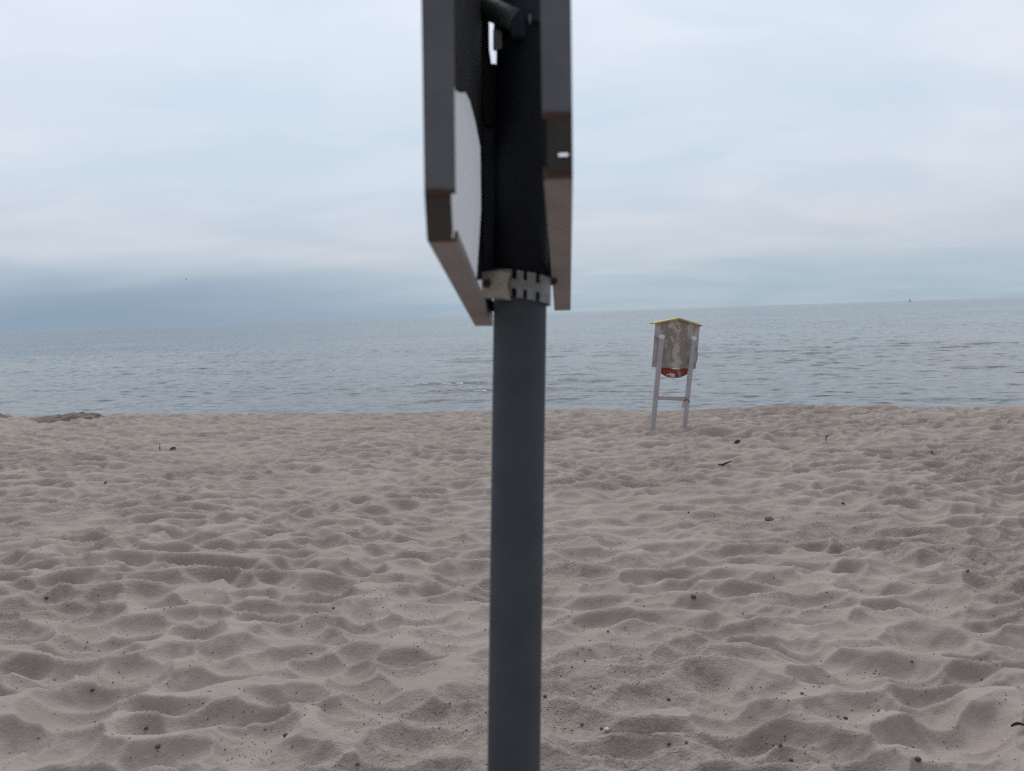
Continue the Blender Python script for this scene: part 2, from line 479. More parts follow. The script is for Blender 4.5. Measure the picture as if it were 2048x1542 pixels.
def flat_ground(px, py):
    d = ray(px, py); t = 3.0
    for _ in range(60):
        q = CAM_POS + d * t
        t += 0.7 * (q.z - float(profile(np.array(q.x), np.array(q.y)))) / -d.z
    return CAM_POS + d * t

q = flat_ground(1458, 874); PITS.append((q.x, q.y + 0.05, 0.36, 0.20, 0.35, 1.2))
q = flat_ground(1490, 895); PITS.append((q.x, q.y, 0.40, -0.07, 0.0, 0.8))

for fx_, fy_ in ((1303, 861), (1366, 855)):
    q = flat_ground(fx_, fy_); PITS.append((q.x + 0.03, q.y - 0.02, 0.13, 0.05, 0.5, 0.9))
# ------------------------------------------------------------------ the beach: one sheet
def angles(dense, step, coarse=R(4)):
    a = list(np.arange(-dense, dense + step / 2, step))
    while True:
        n_ = a[-1] + min(coarse, step + (a[-1] - dense) * 0.18 + step)
        if n_ > math.pi: break
        a.append(n_)
    right = [t for t in a if t > dense + 1e-6]
    return np.array([-t for t in right[::-1]] + [t for t in a if t <= dense + 1e-6])

th = angles(R(37.5), 0.00140)
mid = np.arange(R(37.5) + 0.005, R(75), 0.0085)
rest = np.arange(R(75), math.pi - 0.02, R(3))
th = np.concatenate([-rest[::-1], -mid[::-1], th[np.abs(th) <= R(37.5) + 1e-6], mid, rest])
rr = [0.25]
while rr[-1] < 22: rr.append(rr[-1] + max(0.006, 0.0034 * rr[-1]) if rr[-1] > 1.6 else rr[-1] * 1.08)
while rr[-1] < 4000: rr.append(rr[-1] * 1.10)
rr = np.array(rr)
Rg, Tg = np.meshgrid(rr, th, indexing='ij')
X, Y = Rg * np.sin(Tg), Rg * np.cos(Tg)
Z = np.empty_like(X)
for i in range(0, X.shape[0], 64):
    Z[i:i + 64] = profile(X[i:i + 64], Y[i:i + 64]) + (sand_z(X[i:i + 64], Y[i:i + 64]) - profile(X[i:i + 64], Y[i:i + 64])) * (1 - sstep((np.abs(Tg[i:i + 64]) - R(66)) / R(8)))
# centre point closes the sheet under the camera
X = np.concatenate([np.zeros((1, X.shape[1])), X]); Y = np.concatenate([np.zeros((1, Y.shape[1])), Y])
Z = np.concatenate([np.full((1, Z.shape[1]), Z[0].mean()), Z])
beach = tag(link('beach', grid_mesh('beach', X, Y, Z, close_u=True), M['sand']), kind='structure')
print('beach verts', X.size)

# ------------------------------------------------------------------ the sea
SEA_Z = -1.30
rng = np.random.default_rng(5)
def waves(x, y):
    z = np.zeros_like(x)
    for k in range(46):
        lam = 0.32 * (2.2 / 0.32) ** rng.random()
        ang = R(10) + rng.normal(0, 0.6) + math.pi / 2
        kx, ky = math.cos(ang) * 2 * math.pi / lam, math.sin(ang) * 2 * math.pi / lam
        a = 0.0036 * lam ** 0.8
        ph = kx * x + ky * y + rng.random() * 6.283
        z += a * (np.sin(ph) + 0.25 * np.sin(2 * ph + 1.6))
    return z
th = angles(R(38), 0.0031)
rr = list(np.arange(14.0, 48.0, 0.085))
while rr[-1] < 130: rr.append(rr[-1] * 1.005)
while rr[-1] < 45000: rr.append(rr[-1] * 1.12)
Rg, Tg = np.meshgrid(np.array(rr), th, indexing='ij')
X, Y = Rg * np.sin(Tg), Rg * np.cos(Tg)
patchy = 0.42 + 0.6 * np.clip(vnoise(X * 0.05, Y * 0.13, 301) - 0.15, 0, 1)
sw = shore(X, Y) + 1.3 * fbm(X * 0.11, Y * 0.11, 411, 2) * 2
crest_run = sstep((vnoise(X * 0.10 + 3, Y * 0.24, 420) - 0.50) / 0.22) * sstep((vnoise(X * 0.45, Y * 0.5, 430) - 0.15) / 0.3)
low_swell = 0.09 * crest_run * (0.5 + 0.5 * np.cos(sw * 2 * math.pi / 3.6)) ** 4 * (1 - sstep((Rg - 55) / 40))
Z = SEA_Z + low_swell + waves(X, Y) * patchy * (1 - sstep((Rg - 80) / 50)) * (0.35 + 0.65 * sstep((shore(X, Y) - 20) / 14))
sea = tag(link('sea', grid_mesh('sea', X, Y, Z, close_u=True), M['water']), kind='structure')
print('sea verts', X.size)


# ------------------------------------------------------------------ the sign post in front
P_HI = at(1040, 620, 0.90); P_LO = at(1027.5, 1542, 0.905)
AX = (P_HI - P_LO).normalized()
POLE_R = 0.0308
base = P_LO + AX * ((-0.02 - P_LO.z) / AX.z)
post_root = thing('sign_post', base, 'tall grey steel post close in front with two sign plates seen edge-on', 'sign post')
def loc(pts): return [q - base for q in pts]

bm = bmesh.new()
top = P_HI + AX * 0.78
tube(bm, loc([base - AX * 0.35, base + AX * 0.4, base + AX * 0.9, P_LO, P_HI, top]), POLE_R, 48)
link('pole', mesh_of(bm, 'pole', True), M['pole'], post_root)
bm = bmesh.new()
tube(bm, loc([P_HI + AX * 0.012, P_HI + AX * 0.3, top - AX * 0.02]), POLE_R + 0.0007, 48)  # thin shell that paints the signs' shade onto the upper pole
link('pole_shade_shell', mesh_of(bm, 'pole_shade_shell', True), M['pole_shade'], post_root)
bm = bmesh.new()
tube(bm, loc([top, top + AX * 0.012, top + AX * 0.02]), [POLE_R + 0.003, POLE_R + 0.003, POLE_R * 0.7], 32)
link('pole_cap', mesh_of(bm, 'pole_cap', False), M['black'], post_root)


def make_sign(near_px, near_y, top_px, far_px, far_y, d0, d1, side, rust_low, corner_hi, corner_h, slot, far_flange, top_v=0.36):
    """a shallow sheet-metal tray seen almost edge-on. side=+1: its open back looks to +n (towards the post)"""
    N = at(near_px, near_y, d0)
    T = at(top_px, 0, d0 - math.sin(PITCH) * near_y * d0 / F_PX)
    vd = (T - N).normalized()
    Fp = at(far_px, far_y, d1) - N
    hd = (Fp - vd * Fp.dot(vd)).normalized()
    n = hd.cross(vd).normalized()
    if n.x * side < 0: n = -n                       # towards the post
    W, TH, LIP = 0.0225, 0.0022, 0.009
    PN = -0.0015 if side > 0 else -W / 2 + 0.0017       # where the sheet sits in the depth of its edging
    fh, fv = Fp.dot(hd), Fp.dot(vd)
    poly = [(0.0, corner_hi), (corner_h, 0.0), (fh, fv), (fh - 0.03, top_v - 0.02), (fh - 0.05, top_v), (0.03, top_v + 0.02), (0.0, top_v)]
    P = lambda h, v, t=0.0: N + hd * h + vd * v + n * t - base
    cen = (sum(q[0] for q in poly) / len(poly), sum(q[1] for q in poly) / len(poly))
    def inset(i, d):
        (x0, y0), (x1, y1), (x2, y2) = poly[i - 1], poly[i], poly[(i + 1) % len(poly)]
        e1 = Vector((x1 - x0, y1 - y0)).normalized(); e2 = Vector((x2 - x1, y2 - y1)).normalized()
        n1 = Vector((-e1.y, e1.x)); n2 = Vector((-e2.y, e2.x))
        if n1.dot(Vector(cen) - Vector((x1, y1))) < 0: n1 = -n1; n2 = -n2
        bis = (n1 + n2).normalized()
        k = d / max(0.35, bis.dot(n1))
        return (x1 + bis.x * k, y1 + bis.y * k)
    ins = [inset(i, TH) for i in range(len(poly))]
    lip = [inset(i, LIP) for i in range(len(poly))]
    pin = [inset(i, TH * 0.6) for i in range(len(poly))]
    bm = bmesh.new()
    bm.faces.new([bm.verts.new(P(h, v, PN)) for h, v in pin])      # a thin opal sheet held in the edging
    panel = link('sign_panel', mesh_of(bm, 'sign_panel'), M['opal'], post_root)
    names = ['corner_piece', 'bottom_edge', 'far_edge', 'edge_strip', 'edge_strip', 'edge_strip', 'near_edge']
    for i in range(len(poly)):
        j = (i + 1) % len(poly)
        kind = i
        if i == 2 and not far_flange: continue
        nseg = 26 if i in (0, 1, 6) else 3
        bm = bmesh.new()
        lay = bm.verts.layers.float.new('rust')
        w0, w1 = (-W / 2 if i not in (2, 3, 4) else 0.001), W / 2
        cols = []
        for k in range(nseg + 1):
            t = k / nseg
            o = tuple(poly[i][c] * (1 - t) + poly[j][c] * t for c in (0, 1))
            s_ = tuple(ins[i][c] * (1 - t) + ins[j][c] * t for c in (0, 1))
            l_ = tuple(lip[i][c] * (1 - t) + lip[j][c] * t for c in (0, 1))
            if i == 0: a1 = W / 2 - 0.0035            # the corner piece is narrower: light shows past it
            else: a1 = w1
            ring = [P(*o, w0), P(*o, a1), P(*l_, a1), P(*l_, a1 - TH), P(*s_, a1 - TH), P(*s_, w0)]
            vs_ = [bm.verts.new(q_) for q_ in ring]
            L = (Vector(poly[j]) - Vector(poly[i])).length
            dist = min(t, 1 - t) * L if i == 0 else (t * L if i == 1 else ((1 - t) * L if i == 6 else 9))
            for q_ in vs_: q_[lay] = max(0.0, 1.0 - dist / (0.006 if i == 0 else 0.007)) * rust_low
            cols.append(vs_)
        for k in range(nseg):
            if i == 0 and slot and slot[0] <= (k + 0.5) / nseg <= slot[1]:
                # a slot cut through the corner piece: two side strips stay
                a, c = cols[k], cols[k + 1]
                e0 = [bm.verts.new(a[0].co.lerp(a[1].co, f)) for f in (0.14, 0.64)]
                e1 = [bm.verts.new(c[0].co.lerp(c[1].co, f)) for f in (0.14, 0.64)]
                f0 = [bm.verts.new(a[5].co.lerp(a[4].co, f)) for f in (0.14, 0.64)]
                f1 = [bm.verts.new(c[5].co.lerp(c[4].co, f)) for f in (0.14, 0.64)]
                bm.faces.new((a[0], e0[0], e1[0], c[0])); bm.faces.new((e0[1], a[1], c[1], e1[1]))
                bm.faces.new((f0[0], a[5], c[5], f1[0])); bm.faces.new((a[4], f0[1], f1[1], c[4]))
                bm.faces.new((e0[0], f0[0], f1[0], e1[0])); bm.faces.new((f0[1], e0[1], e1[1], f1[1]))
                for u in ((1, 2), (2, 3), (3, 4)):
                    bm.faces.new((a[u[0]], a[u[1]], c[u[1]], c[u[0]]))
                continue
            for u in range(6):
                v2 = (u + 1) % 6
                bm.faces.new((cols[k][u], cols[k][v2], cols[k + 1][v2], cols[k + 1][u]))
        bm.faces.new(cols[0][::-1]); bm.faces.new(cols[-1])
        me = mesh_of(bm, names[i])
        mat = M['corner'] if i == 0 else (M['edge_low'] if i == 1 else M['edge'])
        link(names[i], me, mat, panel)
    def on_panel(px, py, off):
        """where the sight line through a pixel meets the panel's back, lifted by off"""
        o = N + n * (PN + off)
        d = ray(px, py)
        t = (o - CAM_POS).dot(n) / d.dot(n)
        q = CAM_POS + d * t - o
        h, v = q.dot(hd), q.dot(vd)
        far = fh - 0.03 * max(0.0, (v - fv) / (top_v - fv))
        return o + hd * min(h, far - 0.006) + vd * min(v, top_v - 0.03) - base      # never past the sheet's own edges
    return panel, on_panel, n

left_sign, on_left, n_left = make_sign(880, 478, 873.5, 968, 652, 0.58, 0.985, +1, 1.0, 0.033, 0.010, None, True)
right_sign, on_right, n_right = make_sign(1116, 345, 1111.5, 1125, 621, 0.58, 1.08, -1, 1.0, 0.040, 0.012, (0.61, 0.71), False)
left_sign['label'] = 'left sign plate with bare grey back and dark edge'
right_sign['label'] = 'right sign plate with rusty corner and slotted edge'

# the black board bolted to the left plate's bare back
bm = bmesh.new()
pp = [(905, -330), (905, 150), (911, 181), (921, 186), (930, 184), (939, 200), (951, 245), (961, 296), (963, 330), (962, 420), (957, 500), (953, 560), (967, 560), (968, 420), (968, 200), (969, 60), (966, -330)]
prism(bm, [on_left(x, y, 0.007) for x, y in pp], [on_left(x, y, 0.0003) for x, y in pp])
link('backing_board', mesh_of(bm, 'backing_board'), M['black'], post_root)

# slanted brace that ties the left plate to the post
def bar(a, c, wdt, thk, up_hint):
    d = (c - a).normalized(); u = d.cross(up_hint).normalized(); v = u.cross(d).normalized()
    f = [a + u * su * wdt / 2 + v * sv * thk / 2 for su, sv in ((-1, -1), (1, -1), (1, 1), (-1, 1))]
    k = [c + u * su * wdt / 2 + v * sv * thk / 2 for su, sv in ((-1, -1), (1, -1), (1, 1), (-1, 1))]
    return f, k
bm = bmesh.new()
f, k = bar(at(943, -60, 0.90) - base, at(985, 250, 0.905) - base, 0.0165, 0.008, Vector((0, 1, 0)))
prism(bm, f, k)
link('brace', mesh_of(bm, 'brace', bevel=0.001), M['black'], post_root)
bm = bmesh.new()
f, k = bar(at(979, 130, 0.915) - base, at(976, 556, 0.915) - base, 0.0165, 0.010, Vector((0, 1, 0)))
prism(bm, f, k)
rail = link('mounting_rail', mesh_of(bm, 'mounting_rail', bevel=0.001), M['navy'], post_root)

# band clamp with cut teeth round the post
c0 = P_HI + AX * 0.0255
e1 = Vector((1, 0, 0)); e1 = (e1 - AX * e1.dot(AX)).normalized(); e2 = AX.cross(e1).normalized()   # e2 points away from the camera
BR0, BR1, BH = POLE_R + 0.0022, POLE_R + 0.0048, 0.0305
def band_pt(a, h, r):
    # a: angle from the side facing the camera, + to the right; the band hangs lower on the right
    x, y = math.sin(a), -math.cos(a)
    return c0 + e1 * (x * r) + e2 * (y * r) + AX * (h - x * r * 0.13) - base
bm = bmesh.new()
NA, NH = 150, 9
notch = []
for px in (1027, 1050.5, 1076):
    xx = (px - 1040.3) / F_PX * 0.866
    notch.append(math.asin(max(-1, min(1, xx / BR1))))
def keep(ia, ih):
    a = -math.pi + (ia + 0.5) * 2 * math.pi / NA
    if ih in (0, 1, 2, 6, 7, 8):
        for na in notch:
            if abs((a - na) * math.cos(na)) < 0.066 * 1.0: return False
    return True
cache = {}
def bv(ia, ih, o):
    ia %= NA
    if (ia, ih, o) not in cache:
        a = -math.pi + ia * 2 * math.pi / NA
        cache[(ia, ih, o)] = bm.verts.new(band_pt(a, (ih / NH - 0.5) * BH, BR1 if o else BR0))
    return cache[(ia, ih, o)]
for ia in range(NA):
    for ih in range(NH):
        if not keep(ia, ih): continue
        for o in (0, 1):
            bm.faces.new((bv(ia, ih, o), bv(ia + 1, ih, o), bv(ia + 1, ih + 1, o), bv(ia, ih + 1, o)))
        for (di, dh, A, B) in ((-1, 0, (ia, ih), (ia, ih + 1)), (1, 0, (ia + 1, ih), (ia + 1, ih + 1)), (0, -1, (ia, ih), (ia + 1, ih)), (0, 1, (ia, ih + 1), (ia + 1, ih + 1))):
            ja, jh = (ia + di) % NA, ih + dh
            if jh < 0 or jh >= NH or not keep(ja, jh):
                bm.faces.new((bv(*A, 0), bv(*B, 0), bv(*B, 1), bv(*A, 1)))
band = link('band_clamp', mesh_of(bm, 'band_clamp'), M['zinc'], post_root)

# beige bracket plate from the band to the left sign's rail, with its bolt
outline = [(963, 544), (1000, 541.5), (1021, 546), (1017, 562), (1015.5, 574), (1018, 588), (1022, 600.5), (1000, 598.5), (963, 595)]
def dpt(px): return 0.8615 + max(0, 1012 - px) * 0.00038
bm = bmesh.new()
prism(bm, [at(x, y, dpt(x)) - base for x, y in outline], [at(x, y, dpt(x) + 0.0035) - base for x, y in outline])
brk = link('bracket_plate', mesh_of(bm, 'bracket_plate'), M['beige'], post_root)
bm = bmesh.new()
bc = at(975, 567, dpt(975))
nrm = (at(963, 567, dpt(963)) - at(1021, 567, dpt(1021))).cross(AX).normalized()
if nrm.y > 0: nrm = -nrm
tube(bm, [bc - nrm * 0.004 - base, bc + nrm * 0.003 - base, bc + nrm * 0.004 - base], [0.0052, 0.0052, 0.0040], 6)
link('bolt', mesh_of(bm, 'bolt'), M['rusty'], brk)
bm = bmesh.new()
f, k = bar(at(1101, 120, 0.935) - base, at(1099, 566, 0.935) - base, 0.0125, 0.010, Vector((0, 1, 0)))
prism(bm, f, k)
link('mounting_rail', mesh_of(bm, 'mounting_rail', bevel=0.001), M['black'], post_root)
# bracket on the other side, towards the right plate: a dark lug behind the band
bm = bmesh.new()
f, k = bar(at(1080, 560, 0.905) - base, at(1098, 563, 0.915) - base, 0.030, 0.012, Vector((0, 0.2, 1)))
prism(bm, f, k)
link('bracket_lug', mesh_of(bm, 'bracket_lug', bevel=0.0015), M['rusty'], post_root)
bm = bmesh.new()
f, k = bar(at(966, 610, 0.93) - base, at(990, 612, 0.915) - base, 0.030, 0.012, Vector((0, 0.2, 1)))
prism(bm, f, k)
link('bracket_lug', mesh_of(bm, 'bracket_lug', bevel=0.0015), M['black'], post_root)

# upper clamp: a greenish tube from the left plate to the post, and a wing bolt below it
bm = bmesh.new()
tube(bm, loc([at(958, 8, 0.90), at(985, 20, 0.885), at(1012, 32, 0.868), at(1034, 42, 0.858)]), [0.0125, 0.0130, 0.0125, 0.0120], 20)
link('clamp_arm', mesh_of(bm, 'clamp_arm', True), M['greenish'], post_root)
bm = bmesh.new()
o1 = [(986, 54), (1004, 60), (1022, 71), (1026, 78), (1018, 90), (1000, 98), (986, 104)]
prism(bm, [at(x, y, 0.878) - base for x, y in o1], [at(x, y, 0.892) - base for x, y in o1])
link('wing_bolt', mesh_of(bm, 'wing_bolt', bevel=0.002), M['olive'], post_root)
# upper band and its buckle
bm = bmesh.new()
c1 = c0 + AX * (580 - 25) * 0.87 / F_PX
for r0, r1, h in ((POLE_R + 0.001, POLE_R + 0.0042, 0.034),):
    seg = 40
    ring = []
    for kk in range(seg):
        a = 2 * math.pi * kk / seg
        d = e1 * math.cos(a) + e2 * math.sin(a)
        ring.append([bm.verts.new(c1 + d * r + AX * hh_ - base) for r, hh_ in ((r0, -h / 2), (r1, -h / 2), (r1, h / 2), (r0, h / 2))])
    for kk in range(seg):
        a, c = ring[kk], ring[(kk + 1) % seg]
        for u in range(4): bm.faces.new((a[u], a[(u + 1) % 4], c[(u + 1) % 4], c[u]))
ub = link('upper_band', mesh_of(bm, 'upper_band'), M['navy'], post_root)
bm = bmesh.new()
f, k = bar(at(1036, 22, 0.857) - base, at(1036, 76, 0.859) - base, 0.016, 0.012, Vector((0, 1, 0)))
prism(bm, f, k)
link('buckle', mesh_of(bm, 'buckle', bevel=0.0015), M['navy'], ub)
bm = bmesh.new()
tube(bm, loc([at(1059, 30, 0.853), at(1059.5, 46, 0.853)]), 0.0016, 8)
link('screw', mesh_of(bm, 'screw'), M['zinc'], ub)


# ------------------------------------------------------------------ the lifebuoy stand at the top of the beach
YAW = R(6)
st_n = Vector((math.sin(YAW), -math.cos(YAW), 0))                # board's back looks this way, to the camera
feet = flat_ground(1335, 857)
ST = Vector((feet.x, feet.y, 0))
def pl(px, py, off=0.0):
    d = ray(px, py)
    t = (ST - CAM_POS).dot(st_n) / d.dot(st_n)
    return CAM_POS + d * t + st_n * off
sbase = Vector((ST.x, ST.y, float(profile(np.array(ST.x), np.array(ST.y)))))
stand = thing('lifebuoy_stand', sbase, 'leaning whitewashed timber lifebuoy stand with peeling back board and yellow roof', 'lifebuoy stand')
def slab(name, px_pts, o_front, o_back, mat, parent=stand, bevel=0.003):
    bm = bmesh.new()
    prism(bm, [pl(x, y, o_front) - sbase for x, y in px_pts], [pl(x, y, o_back) - sbase for x, y in px_pts])
    return link(name, mesh_of(bm, name, bevel=bevel), mat, parent)
slab('post', [(1317.4, 675), (1326.7, 676), (1307.0, 872), (1297.6, 872)], 0.062, 0.004, M['post'])
slab('post', [(1381.8, 677.5), (1389.8, 678), (1370.2, 866), (1361.8, 866)], 0.062, 0.004, M['post'])
slab('crossbar', [(1314.2, 791.5), (1369.5, 793.2), (1369.0, 801.3), (1313.6, 799.2)], 0.050, 0.012, M['post'])
slab('back_board', [(1311, 646.5), (1356.6, 637.5), (1400, 652), (1397, 685), (1391, 738), (1347, 736.4), (1303.6, 734.7), (1307.4, 690)], 0.0, -0.018, M['board'])
slab('roof_board', [(1308.2, 645.4), (1356.9, 635.6), (1356.9, 638.6), (1308.4, 648.0)], 0.045, -0.26, M['yellow'])
slab('roof_board', [(1357.1, 635.6), (1403.4, 650.2), (1402.6, 653.0), (1357.1, 638.8)], 0.047, -0.26, M['yellow'])
rg = random.Random(3)
for cx_, cy_, r_ in ((1322.5, 673.5, 5.6), (1385.8, 676.0, 5.2)):
    pts = [(cx_ + math.cos(a) * r_ * (0.75 + 0.45 * rg.random()), cy_ + math.sin(a) * r_ * (0.62 + 0.4 * rg.random())) for a in np.linspace(0, 2 * math.pi, 13)[:-1]]
    slab('bolt_cover', pts, 0.0655, 0.0035, M['white_patch'], bevel=0)
for cx_, cy_ in ((1354, 652), (1356, 656.5)):
    bm = bmesh.new()
    q = pl(cx_, cy_, 0.0) - sbase
    tube(bm, [q - st_n * 0.004, q + st_n * 0.006], 0.011, 8)
    link('bolt_head', mesh_of(bm, 'bolt_head'), M['rusty'], stand)

# lifebuoy hung on the seaward side
bc = pl(1355.5, 711.0, -0.115)
buoy_r, tube_r = 0.310, 0.079
ux = st_n.cross(Vector((0, 0, 1))).normalized()
if ux.x < 0: ux = -ux
tilt = Matrix.Rotation(R(4), 3, st_n)
ux = tilt @ ux; uz = tilt @ Vector((0, 0, 1))
bottom = bc - uz * (buoy_r + tube_r)
buoy = thing('lifebuoy', bottom, 'red lifebuoy hanging behind the peeling board, its lower rim showing', 'lifebuoy')
def tor(u, v, extra=0.0):
    d = ux * math.cos(u) + uz * math.sin(u)
    return bc + d * (buoy_r + (tube_r + extra) * math.cos(v)) + st_n * ((tube_r + extra) * 0.72 * math.sin(v)) - bottom
def tor_patch(name, u0, u1, v0, v1, extra, mat, nu, nv, parent=buoy, mask=None):
    bm = bmesh.new()
    us = np.linspace(u0, u1, nu + 1); vs_ = np.linspace(v0, v1, nv + 1)
    gv = [[bm.verts.new(tor(u, v, extra)) for v in vs_] for u in us]
    for i in range(nu):
        for j in range(nv):
            if mask and not mask((i + .5) / nu, (j + .5) / nv): continue
            bm.faces.new((gv[i][j], gv[i + 1][j], gv[i + 1][j + 1], gv[i][j + 1]))
    bmesh.ops.remove_doubles(bm, verts=bm.verts[:], dist=1e-5)
    for v_ in [v_ for v_ in bm.verts if not v_.link_faces]: bm.verts.remove(v_)
    return link(name, mesh_of(bm, name, True), mat, parent)
tor_patch('ring', 0, 2 * math.pi, 0, 2 * math.pi, 0, M['red'], 72, 20)
for a in (-86, 34, 154):
    tor_patch('tape_band', R(a - 5), R(a + 5), 0, 2 * math.pi, 0.003, M['tape'], 4, 20)
# what is left of the white print on the rim facing the land
def stroke(i, j): return abs((i - 0.5) - (j - 0.5) * 0.9) < 0.17
def blob(i, j): return ((i - 0.5) / 0.5) ** 2 + ((j - 0.5) / 0.5) ** 2 < 0.95 and not (((i - 0.42) / 0.16) ** 2 + ((j - 0.40) / 0.16) ** 2 < 1)
tor_patch('white_print', R(-124), R(-112), R(35), R(88), 0.002, M['white_patch'], 14, 14, mask=stroke)
tor_patch('white_print', R(-114), R(-99), R(28), R(86), 0.002, M['white_patch'], 14, 14, mask=blob)
for k in range(4):
    a0, a1 = R(4 + 90 * k), R(94 + 90 * k)
    bm = bmesh.new()
    pts = []
    for t in np.linspace(0, 1, 15):
        u = a0 + (a1 - a0) * t
        sag = 0.004 + 0.010 * math.sin(math.pi * t)
        d = ux * math.cos(u) + uz * math.sin(u)
        pts.append(bc + d * (buoy_r + tube_r + sag - 0.010) - st_n * 0.02 - bottom)
    tube(bm, pts, 0.006, 6)
    link('grab_rope', mesh_of(bm, 'grab_rope', True), M['rope'], buoy)

# cord knotted round the right post, its frayed end hanging
rg = random.Random(8)
p0 = pl(1369.5, 797.5, 0.066)
cord = thing('cord', p0, 'thin dark cord knotted round the stand post with loose end dangling', 'cord')
bm = bmesh.new()
tube(bm, [pl(x, y, o) - p0 for x, y, o in ((1370, 796.5, .067), (1373, 799, .068), (1376.6, 803, .066), (1378.4, 805, .03), (1377, 803, -.002), (1369, 797, -.002), (1368.0, 795.5, .03), (1370, 796.5, .067))], 0.005, 6)
link('knot_loop', mesh_of(bm, 'knot_loop', True), M['cord'], cord)
for k, pts in enumerate([[(1368.5, 799), (1366, 801.5), (1364.2, 804.5), (1366.5, 807), (1363.2, 810.5), (1363.8, 814), (1361.5, 818)],
                         [(1367.5, 800), (1365.2, 803), (1362.5, 805), (1364, 809), (1366.4, 812)]]):
    bm = bmesh.new()
    tube(bm, [pl(x, y, 0.05 + 0.012 * rg.random()) - p0 for x, y in pts], [0.0055, 0.0045, 0.005, 0.004, 0.005, 0.004, 0.006][:len(pts)], 6)
    link('loose_end', mesh_of(bm, 'loose_end', True), M['cord'], cord)


# ------------------------------------------------------------------ heaps of sand and weed at the crest
def heap(px0, px1, py_base, hgt, depth_m, seed, label):
    pc = ((px0 + px1) / 2)
    q = flat_ground(pc, py_base)
    s = shore(q.x, q.y)
    q = Vector((q.x, q.y, float(sand_z(np.array(q.x), np.array(q.y)))))
    dist = (CAM_ROT.transposed() @ (q - CAM_POS)).z * -1
    L = (px1 - px0) * dist / F_PX / 2
    nu, nv = 90, 46
    U, V = np.meshgrid(np.linspace(-1.25, 1.25, nu), np.linspace(-1.25, 1.25, nv), indexing='xy')
    X, Y = q.x + U * L, q.y + V * depth_m
    rad = np.sqrt((U * (1 + 0.25 * fbm(U * 2, V * 2, seed, 2))) ** 2 + V ** 2)
    top = np.clip(1 - rad ** 2, 0, None) ** 0.8
    lumps = 0.75 + 0.5 * np.clip(vnoise(X * 5.5, Y * 7, seed) - 0.1, 0, 1) * (0.6 + 0.8 * vnoise(X * 15, Y * 15, seed + 3))
    skew = 0.72 + 0.40 * sstep((U + 0.7) / 1.1)
    Z = sand_z(X, Y) - 0.03 + hgt * top * lumps * skew + 0.03 * np.clip(1.2 - rad, 0, 1) * vnoise(X * 13, Y * 16, seed + 5) + 0.012 * (rad < 1.1) * (vnoise(X * 34, Y * 34, seed + 9) - .3) - 0.05 * sstep((rad - 1.0) / 0.2)
    o = link('sand_heap', grid_mesh('sand_heap', X - q.x, Y - q.y, Z - q.z), M['weed'], None, q)
    return tag(o, label, 'sand heap')
heap(60, 214, 837, 0.12, 0.55, 41, 'low dark heap of sand and dry seaweed at the beach crest')
heap(-60, 22, 837, 0.09, 0.5, 57, 'end of a dark seaweed heap at the left edge of the beach crest')


# ------------------------------------------------------------------ small things lying on the sand
def stone_mesh(seed, sx, sy, sz):
    rr_ = random.Random(seed)
    bm = bmesh.new()
    bmesh.ops.create_icosphere(bm, subdivisions=2, radius=1.0)
    dirs = [(Vector((rr_.uniform(-1, 1), rr_.uniform(-1, 1), rr_.uniform(-1, 1))).normalized(), rr_.uniform(-0.22, 0.18)) for _ in range(7)]
    for v in bm.verts:
        k = 1 + sum(a * max(0, v.co.dot(d)) ** 2 for d, a in dirs)
        v.co = Vector((v.co.x * k * sx, v.co.y * k * sy, v.co.z * k * sz))
    return mesh_of(bm, 'pebble', True)

def pebble(px, py, wpx, mat, label, group=None, seed=0, flat=0.6):
    q = ground(px, py)
    d = (q - CAM_POS).length
    r_ = wpx * d / F_PX / 2
    o = link('pebble', stone_mesh(seed, r_, r_ * 0.8, r_ * flat), mat, None, q + Vector((0, 0, r_ * flat * 0.45)))
    o.rotation_euler = (0.2 * math.sin(seed), 0.2 * math.cos(seed * 3), seed * 1.7)
    return tag(o, label, 'pebble', group)

pebble(1387, 1197, 13, M['stone_dark'], 'rounded dark pebble on a pit rim, right of the post', None, 1)
pebble(1213, 1462, 11, M['stone_white'], 'pale greenish white pebble beside a smaller black one', None, 2)
pebble(1203, 1459, 8, M['stone_dark'], 'small black pebble touching the white pebble', None, 3)
pebble(1836, 1521, 13, M['stone_dark'], 'large dark grey pebble near the lower right corner', None, 4)
pebble(1537, 1040, 17, M['stone_grey'], 'half buried round grey stone in mid beach', None, 5, 0.8)
pebble(1164, 1451, 7, M['stone_brown'], 'dark pebble to the left of the black and white pair', None, 6)
pebble(1337, 1400, 8, M['stone_dark'], 'small dark oval pebble on a ridge below the rim pebble', None, 7)
pebble(1604, 1388, 8, M['stone_dark'], 'black oblong pebble on the right foreground slope', None, 8)
pebble(1691, 1437, 8, M['stone_dark'], 'dark pebble lying in a right foreground pit', None, 9)
pebble(1561, 1494, 9, M['stone_brown'], 'reddish brown pebble at the bottom right foreground', None, 10)
pebble(1582, 1521, 8, M['stone_dark'], 'dark pebble at the lower frame edge left of the large grey one', None, 11)
pebble(1373, 1487, 8, M['stone_dark'], 'black pebble in a pit below centre right', None, 12)
pebble(1338, 1489, 7, M['stone_dark'], 'tiny black pebble left of another in the same pit', None, 13)
pebble(185, 1384, 9, M['stone_dark'], 'black pebble in the left foreground among scattered grit', None, 14)
pebble(293, 1460, 8, M['stone_dark'], 'dark pebble on the slope above the large left one', None, 15)
pebble(316, 1497, 10, M['stone_dark'], 'larger black pebble at the lower left foreground', None, 16)
pebble(572, 1472, 10, M['stone_dark'], 'black pebble alone on the ridge left of the post', None, 17)
pebble(715, 1530, 8, M['stone_dark'], 'dark pebble at the lower frame edge left of the post', None, 18)
